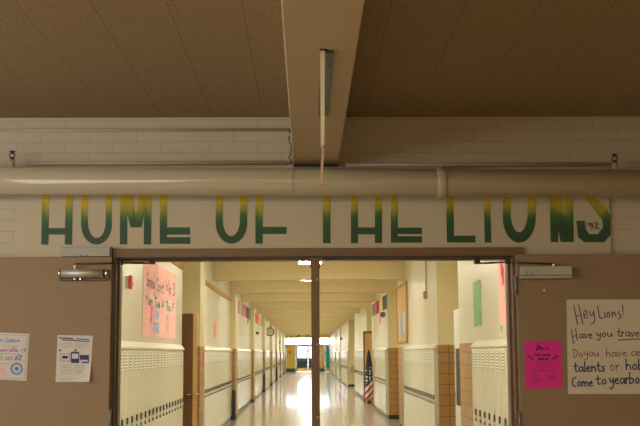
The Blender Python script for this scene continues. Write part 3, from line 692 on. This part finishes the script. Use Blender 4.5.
ribbons('lettering',text_strokes('S',12.75,12.95,-1.95,.09),.06,'hotpink',pk,TX,(.001,0,0)); ribbons('lettering',(text_strokes('PI',14.2,14.4,-1.98,.045),text_strokes('H',14.2,14.4,-1.86,.045)),.025,'greyink',pk,TX,(.001,0,0))
# right: green print, pink banner
o=wallsheet('green_poster','green printed poster taped slightly askew on the right hallway wall','poster',WR,-1,12.05,12.6,1.86,2.38,'greenpaper',tilt=.12)
rp=wallsheet('pink_paper_banner','pink paper banner with red and teal marks on the right hallway wall','banner',WR,-1,8.9,10.95,1.76,2.68,'pinkpaper')
RX=lambda u,v:(WR-.0075,u,-v)
ribbons('red_shapes',([[(10.72,-2.46),(10.72,-2.36)]],[[(10.66,-2.36),(10.66,-2.27)]],[[(10.4,-2.4),(10.1,-2.4)]]),.12,'redpaint',rp,RX,(-.001,0,0))
ribbons('teal_square',[[(10.76,-1.80),(10.84,-1.80)]],.06,'tealcloth',rp,RX,(-.001,0,0))
# conduit with box
cd=root('switch_conduit','thin conduit ending in a small box on the right hallway wall','conduit'); cy=yl(428,WR)
MB().tube([(WR-.012,cy,CC-.01),(WR-.012,cy,zz(292,cy))],.008,'tanbox',10).build('tube',cd); MB().box(WR-.06,WR,cy-.06,cy+.06,zz(299.5,cy),zz(292,cy),'tanbox').build('junction_box',cd,bevel=.004)
ribbons('wall_lettering',(text_strokes('SORT',18.6,20.1,-2.46,.035),text_strokes('HERE',18.6,19.9,-2.35,.035),text_strokes('PE',18.7,19.4,-2.24,.035)),.018,'fadedred',None,lambda u,v:(WR-.001,u,-v),(-.001,0,0))
for n_,q_ in (('wall_lettering','top'),('wall_lettering.001','middle'),('wall_lettering.002','lowest')): tag(bpy.data.objects[n_],'faint red lettering on the right wall beside the cork board, %s line'%q_,'lettering','faint red wall lettering')
# cork board
cbd=root('cork_board','tall cork notice board with papers on the right hallway wall','notice board')
a,b_=20.9,23.1
MB().box(WR-.02,WR-.001,a+.05,b_-.05,1.80,2.90,'cork').build('cork_panel',cbd)
fm=MB(); fm.box(WR-.035,WR-.001,a,a+.05,1.75,2.95,'woodlight').box(WR-.035,WR-.001,b_-.05,b_,1.75,2.95,'woodlight').box(WR-.035,WR-.001,a+.05,b_-.05,2.90,2.95,'woodlight').box(WR-.035,WR-.001,a+.05,b_-.05,1.75,1.80,'woodlight'); fm.build('frame',cbd,bevel=.003)
for y,z,w,h_,m,l in ((21.3,1.95,.35,.40,'paper','white sheet low on the near side of the cork board'),(21.8,1.95,.3,.45,'greyink','grey sheet in the middle of the cork board'),(22.3,1.9,.3,.42,'softblue','blue sheet on the far side of the cork board')):
    tag(box('pinned_paper',WR-.026,WR-.021,y,y+w,z,z+h_,m),l,'paper','papers on the cork board')
# coral notes
tag(box('coral_note',WL,WL+.004,21.5,21.85,zz(337,21.7),zz(322,21.7),'coral'),'narrow orange paper on the left wall above the second locker row','paper')
tag(box('coral_note',-1.66,-1.656,17.35,17.6,zz(366,17.5),zz(351,17.5),'redpaint'),'red paper strip on the first brown tiled pillar','paper')
tag(box('coral_note',WR-.004,WR,23.0,23.15,1.25,1.70,'coral'),'orange paper strip below the cork board on the tiled wall end','paper')
# pennants
def pennants(side,x,s,y0,dy,cols,grp,where):
    for i,(m,cn,ln) in enumerate(cols):
        y=y0+i*dy
        z1=2.98; z0=z1-.34-ln
        if ln>0.05: pts=[(x,y+.02,z1),(x,y+dy-.02,z1),(x,y+dy-.02,2.64),(x,y+dy*.6,2.64),(x,y+dy*.5,z0),(x,y+.1,z0),(x,y+.02,2.64)]
        else: pts=[(x,y+.02,z1),(x,y+dy-.02,z1),(x,y+dy-.02,z0),(x,y+dy*.5,z0-.015),(x,y+.02,z0)]
        pts=[(a+s*.003,b,c) for a,b,c in pts]
        o=MB().prism(pts,(s*.006,0,0),m).build('hanging_pennant')
        tag(o,'%s pennant, %s from the near end, high on the %s'%(cn,ordn(i+1),where),'pennant',grp)
M['pgrey']=mat('grey_felt',(.30,.25,.24),.9); M['pdark']=mat('dark_maroon_felt',(.10,.03,.04),.9); M['pgreen']=mat('dark_green_felt',(.05,.12,.05),.9); M['pred']=mat('red_felt',(.70,.10,.09),.9); M['plime']=mat('olive_felt',(.42,.42,.16),.9); M['ppink']=mat('pale_pink_felt',(.62,.40,.38),.9); M['pnavy']=mat('navy_felt',(.03,.03,.08),.9)
pennants('L',WL,1,27.0,.92,[('pdark','maroon',0),('pred','red',.2),('pgrey','grey',0),('ppink','pale pink',0),('pgrey','grey',0),('pred','red',0),('pgreen','green',0),('pdark','maroon',.18),('pgrey','grey',0)][:9],'pennants on the left wall, nearer row','left wall, nearer row')
pennants('L',WL,1,36.2,1.3,[('pgreen','green',.3),('pgrey','grey',0),('pred','red',0),('pred','red',.0),('plime','olive',.3),('pgrey','grey',0)],'pennants on the left wall, farther row','left wall, farther row')
pennants('R',WR,-1,26.2,.78,[('pgreen','green',0),('pdark','maroon',0),('plime','olive',0),('pred','red',.3),('pdark','maroon',0),('pred','red',0),('pgreen','green',0),('pgrey','grey',0)],'pennants on the right wall','right wall')
# speaker / bell objects
def wallbell(label,x,s,y,z,r):
    o=root('wall_speaker',label,'speaker'); o.location=(x,y,z)
    MB().tube([(0,0,0),(s*.05,0,0)],.015,'darkmetal',10).build('bracket',o); MB().tube([(s*.04,-.02,0),(s*.055,-.08,0),(s*.065,-.12,0)],[r*.5,r*.9,r],'darkmetal',20).build('horn',o)
wallbell('small dark round speaker on the right wall below the pennants',WR,-1,27.0,zz(316,27.6),.07)
wallbell('small dark round speaker on the left wall beyond the second pillar',WL,1,39,zz(333,39),.055)
wallbell('tiny dark speaker high on the far right hallway wall',WR,-1,60,zz(339,60),.08)
ck=root('wall_clock','round double sided clock sticking out from the left hallway wall','clock'); ck.location=(-1.70,50,zz(331.8,50))
MB().tube([(0,-.05,0),(0,.05,0)],.20,'darkmetal',32).build('case',ck); MB().tube([(0,-.053,0),(0,-.051,0)],.155,'clockface',32).build('clock_face',ck)
MB().box(-.008,.008,-.058,-.054,0,.11,'black').build('hour_hand',ck); MB().box(0,.09,-.058,-.054,-.008,.008,'black').build('minute_hand',ck); MB().tube([(-.14+.0,0,0),(-.19,0,0)],.02,'darkmetal',8).build('bracket',ck)
tag(wallsheet('green_wall_banner','dark green banner hanging on the left wall under the clock','banner',WL,1,46.0,47.6,1.85,2.5,'pgreen'),'dark green banner hanging on the left wall under the clock','banner')
rd=root('fire_alarm','small red alarm on the far left hallway wall','fire alarm'); rd.location=(WL,72-.3,zz(342.6,72)); MB().box(0,.08,-.08,.08,-.1,.1,'red').build('red_cover',rd,bevel=.01); MB().box(.08,.1,-.03,.03,-.03,.03,'white').build('tab',rd)
# brown door in the left recess
ld=root('classroom_door','dark brown wooden door standing open in the recess after the nearest left lockers','door'); ld.location=(-1.70,16.55,0)
MB().box(-.92,-.03,0,.045,.01,zz(313,16.5),'wooddark').build('door_panel',ld,bevel=.002)
MB().box(-.03,.03,-.003,.047,.01,zz(313,16.5),'wood').build('edge_strip',ld,bevel=.002)
MB().tube([(-.06,0,.96),(-.06,-.05,.96),(-.12,-.055,.96)],.009,'chrome',10).build('lever_handle',ld)
MB().tube([(-.03,-.045,.97),(.03,-.05,.96),(.075,-.05,.96)],.009,'chrome',10).build('push_bar',ld)
# pale door in right alcove
rdo=root('classroom_door','pale grey door with dark glass standing open in the first right alcove','door'); rdo.location=(2.04,14.15,0)
zt_=2.15
d=MB(); d.box(0,.045,0,.9,.01,.85,'whitedoor').box(0,.045,0,.9,1.62,zt_,'whitedoor').box(0,.045,0,.35,.85,1.62,'whitedoor').box(0,.045,.84,.9,.85,1.62,'whitedoor'); d.build('door_panel',rdo)
MB().box(.015,.03,.35,.84,.85,1.62,'dark').build('dark_glass',rdo)
MB().tube([(0,.84,1.0),(-.05,.84,1.0),(-.055,.74,1.0)],.010,'chrome',10).build('lever_handle',rdo)
# brown door with flag
fd=root('classroom_door','brown wooden door in a dark frame behind the striped flag','door'); fd.location=(1.9,35.2,0)
MB().box(-.08,-.03,-.03,.05,0,2.2,'wooddark').build('frame_post',fd); MB().box(-.08,.55,-.03,.05,2.2,2.26,'wooddark').build('frame_head',fd); MB().box(-.03,.55,-.01,.035,.01,2.2,'wood').build('door_panel',fd)
def flagmat():
    m,nt,b=nodes('flag_cloth'); N=nt.nodes.new; L=nt.links.new
    tc=N('ShaderNodeTexCoord'); s=N('ShaderNodeSeparateXYZ'); L(tc.outputs['Object'],s.inputs[0])
    a=N('ShaderNodeMath'); a.operation='MULTIPLY_ADD'; L(s.outputs[0],a.inputs[0]); a.inputs[1].default_value=-1.1; L(s.outputs[2],a.inputs[2])
    w=N('ShaderNodeMath'); w.operation='MULTIPLY'; w.inputs[1].default_value=5.0; L(a.outputs[0],w.inputs[0])
    fr=N('ShaderNodeMath'); fr.operation='FRACT'; L(w.outputs[0],fr.inputs[0]); g=N('ShaderNodeMath'); g.operation='GREATER_THAN'; g.inputs[1].default_value=.5; L(fr.outputs[0],g.inputs[0])
    st=N('ShaderNodeMix'); st.data_type='RGBA'; st.inputs[6].default_value=(.45,.03,.04,1); st.inputs[7].default_value=(.75,.72,.66,1); L(g.outputs[0],st.inputs[0])
    v=N('ShaderNodeTexVoronoi'); v.inputs['Scale'].default_value=10; v.inputs['Randomness'].default_value=.3; L(tc.outputs['Object'],v.inputs['Vector'])
    lt=N('ShaderNodeMath'); lt.operation='LESS_THAN'; lt.inputs[1].default_value=.36; L(v.outputs['Distance'],lt.inputs[0])
    sx=N('ShaderNodeMix'); sx.data_type='RGBA'; sx.inputs[6].default_value=(.015,.02,.07,1); sx.inputs[7].default_value=(.7,.7,.7,1); L(lt.outputs[0],sx.inputs[0])
    z=N('ShaderNodeMath'); z.operation='GREATER_THAN'; z.inputs[1].default_value=.62; L(a.outputs[0],z.inputs[0])
    mx=N('ShaderNodeMix'); mx.data_type='RGBA'; L(z.outputs[0],mx.inputs[0]); L(st.outputs[2],mx.inputs[6]); L(sx.outputs[2],mx.inputs[7])
    z2=N('ShaderNodeMath'); z2.operation='GREATER_THAN'; z2.inputs[1].default_value=1.12; L(s.outputs[2],z2.inputs[0])
    m3=N('ShaderNodeMix'); m3.data_type='RGBA'; L(z2.outputs[0],m3.inputs[0]); L(mx.outputs[2],m3.inputs[6]); m3.inputs[7].default_value=(.02,.02,.04,1)
    L(m3.outputs[2],b.inputs['Base Color']); b.inputs['Roughness'].default_value=.8; return m
M['flag']=flagmat()
fg=root('striped_flag','furled stars and stripes flag standing in the right alcove','flag'); fg.location=(1.93,34.0,0)
MB().tube([(0,0,.12),(0,0,1.75)],.012,'woodlight',10).build('pole',fg)
MB().tube([(0,0,0),(0,0,.03),(0,0,.12)],[.06,.06,.02],'darkmetal',18).build('pole_base',fg)
b=MB(); N_=40; prev=None
for j,(z,r) in enumerate([(1.66,.02),(1.55,.045),(1.35,.07),(1.15,.09),(.9,.105),(.6,.115),(.35,.12),(.16,.11)]):
    rg=[b.bm.verts.new((math.cos(2*math.pi*k/N_)*r*(1+.18*math.sin(7*2*math.pi*k/N_+j*.4)),math.sin(2*math.pi*k/N_)*r*(1+.18*math.sin(7*2*math.pi*k/N_+j*.4)),z+.03*math.sin(3*k/N_*6.28)*(j>5))) for k in range(N_)]
    if prev:
        for k in range(N_): f=b.face([prev[k],prev[(k+1)%N_],rg[(k+1)%N_],rg[k]],'flag'); f.smooth=True
    prev=rg
b.build('cloth',fg)
# drinking fountain
df=root('drinking_fountain','grey wall drinking fountain on the far right pillar','drinking fountain'); df.location=(2.0,51.2795,.9)
MB().prism([(-.02,-.36,.09),(-.02,-.36,0),(-.02,-.22,-.2),(-.02,0,-.22),(-.02,0,.09)],(.42,0,0),'steel').build('basin',df,bevel=.01)
MB().tube([(.1,-.1,.09),(.1,-.12,.15),(.1,-.18,.16)],.012,'chrome',8).build('spout',df)

# ---------------------------------------------------------------- far end
XW=lambda px:(px-307)*YE/1089; ZH=lambda py:EYE+(353-py)*YE/1089
fw=MB(); zt2=ZH(337.8); zt1=ZH(344.9)
fw.box(-3,3,YE,YE+.2,zt2+.04,CC,'yellowpanel')
fw.box(-3,WL,YE,YE+.2,0,zt2+.04,'yellowpanel').box(WR,3,YE,YE+.2,0,zt2+.04,'yellowpanel')
struct(fw.build('wall_end'))
fx=[WL,XW(296.3),XW(308),XW(319.2),XW(324.9),WR]
m=MB()
m.box(WL,WR,YE+.02,YE+.14,zt2-.02,zt2+.04,'doorgreen').box(WL,WR,YE+.02,YE+.14,zt1-.04,zt1+.05,'doorgreen')
for x in (fx[0]+.03,fx[1],fx[3],fx[4]): m.box(x-.035,x+.035,YE+.02,YE+.14,0,zt1-.04,'doorgreen'); 
for x in (fx[0]+.03,fx[1],fx[3],WR-.03): m.box(x-.035,x+.035,YE+.02,YE+.14,zt1+.05,zt2-.02,'doorgreen')
struct(m.build('window_frame_end'))
tr=struct(box('window_1',WL,WR,YE+.07,YE+.08,zt1+.05,zt2-.02,'glass'))
struct(m and box('trim_3',fx[0]+.07,fx[1]-.04,YE+.03,YE+.1,.28,zt1-.04,'yellowpanel')); struct(box('trim_4',fx[3]+.04,fx[4]-.04,YE+.03,YE+.1,.28,zt1-.04,'yellowpanel'))
struct(box('baseboard_end',fx[0]+.07,fx[1]-.04,YE+.02,YE+.1,0,.28,'doorgreen')); struct(box('baseboard_end',fx[3]+.04,fx[4]-.04,YE+.02,YE+.1,0,.28,'doorgreen'))
for nm,x0,x1 in (('door_1',fx[1]+.04,fx[2]-.01),('door_2',fx[2]+.01,fx[3]-.04)):
    d=MB(); wz0=ZH(357.8); wz1=ZH(346.8); wx0=x0+.10; wx1=x1-.10
    d.box(x0,x1,YE+.03,YE+.08,.02,wz0,'doorgreen').box(x0,x1,YE+.03,YE+.08,wz1,zt1-.045,'doorgreen').box(x0,wx0,YE+.03,YE+.08,wz0,wz1,'doorgreen').box(wx1,x1,YE+.03,YE+.08,wz0,wz1,'doorgreen')
    dd=struct(d.build(nm))
    MB().box(wx0,wx1,YE+.05,YE+.056,wz0,wz1,'glass').build('pane',dd)
    MB().box(x0+.04,x1-.04,YE+.02,YE+.03,.03,.30,'brass').build('kick_plate',dd)
    MB().tube([(x0+.1,YE-.02,.98),(x1-.1,YE-.02,.98)],.02,'steel',8).build('push_bar',dd)
wd=tag(box('wooden_door',fx[4]+.04,WR-.01,YE+.02,YE+.07,.01,zt1-.045,'wood'),'orange wooden door at the far right end of the hallway','door')
b=MB(); n=24
z0=ZH(367.5); z1=ZH(350)
x0=XW(326.2); x1=XW(330)
F_=[[b.bm.verts.new((x0+(x1-x0)*i/n+(0.04*math.sin(j*1.7)),YE-.10+.04*math.sin(i*1.1)*(1-j/10*.5),z0+(z1-z0)*j/8)) for i in range(n+1)] for j in range(9)]
for j in range(8):
    for i in range(n): b.face([F_[j][i],F_[j][i+1],F_[j+1][i+1],F_[j+1][i]],'tealcloth')
tc_=b.build('hanging_teal_cloth'); tag(tc_,'teal cloth hanging in front of the wooden door at the far end','cloth')
so=tc_.modifiers.new('solid','SOLIDIFY'); so.thickness=.02
tag(box('lilac_sign',XW(324.9)+.05,XW(329.5),YE-.02,YE+.019,ZH(350),ZH(346),'lilac'),'lilac notice above the teal cloth at the hallway end','notice')
tag(box('notice_paper',XW(288.8),XW(290.8),YE+.02,YE+.029,ZH(354),ZH(351),'redpaint'),'pink notice on the left yellow panel at the hallway end','notice')
tag(box('notice_paper',XW(321.2),XW(324),YE+.02,YE+.029,ZH(354.2),ZH(351.2),'paper'),'white notice on the right yellow panel at the hallway end','notice')
tag(box('dark_wall_unit',XW(297.5),XW(300.2),YE-.15,YE,ZH(336.8),ZH(335.2),'darkmetal',bevel=.01),'small dark unit above the far doors','wall unit')
M['exitgreen']=mat('exit_sign_green',(.05,.22,.10),.5)
ex=root('exit_sign','small green exit sign above the far doors','sign'); ex.location=(XW(307.8),YE-.06,ZH(336))
MB().box(-.18,.18,-.05,.058,-.11,.10,'exitgreen').build('case',ex,bevel=.006)
ribbons('lettering',text_strokes('EXIT'.replace('X','V'),-.13,.13,.06,.06) if False else [[(-.12,-.06),(-.12,.06)],[(-.12,-.06),(-.07,-.06)],[(-.12,0),(-.08,0)],[(-.12,.06),(-.07,.06)],[(-.05,-.06),(.01,.06)],[(.01,-.06),(-.05,.06)],[(.035,-.06),(.035,.06)],[(.06,-.06),(.13,-.06)],[(.095,-.06),(.095,.06)]],.018,'paper',ex,lambda x,y:(x,-.051,-y),(0,-.001,0))
# outside
struct(box('ground',-30,30,YE+.2,YE+45,-.15,-.05,'concrete'))

# ---------------------------------------------------------------- lobby lights (behind the camera's view)
def lobbyfix(x,y,lab):
    o=root('ceiling_light',lab,'ceiling light'); o.location=(x,y,CZ-.09)
    MB().box(-.70,.70,-.12,.12,.03,.088,'white').build('housing',o); MB().box(-.69,.69,-.10,.10,0,.03,'lobbylamp').build('diffuser',o); return o
for x_,n_ in ((-3.70,'far left'),(-2.28,'second from the left'),(-.86,'just left of the beam'),(2.75,'far right')):
    o=lobbyfix(x_,1.0,'fluorescent lobby ceiling light, '+n_)
    if x_>0: o.scale=(.4,1,1)
def area(name,loc,rot,sx,sy,e,col):
    l=bpy.data.lights.new(name,'AREA'); l.shape='RECTANGLE'; l.size=sx; l.size_y=sy; l.energy=e; l.color=col
    o=bpy.data.objects.new(name,l); C.objects.link(o); o.location=loc; o.rotation_euler=rot; return o
area('lobby_window_daylight',(-4.4,2.6,2.1),(0,-math.pi/2,0),1.3,5.0,100,(1,.99,.96))
area('lobby_rear_fill',(1.2,-2.9,1.7),(math.pi/2,0,0),4.0,1.6,24,(1,.62,.16))  # added warm fill for the front wall and right side, no rear lamp exists
w=bpy.data.worlds.new('world'); sc.world=w; w.use_nodes=True
w.node_tree.nodes['Background'].inputs[0].default_value=(.93,.97,1,1); w.node_tree.nodes['Background'].inputs[1].default_value=6
sc.view_settings.view_transform='Standard'; sc.view_settings.look='None'; sc.view_settings.gamma=1; sc.view_settings.exposure=0
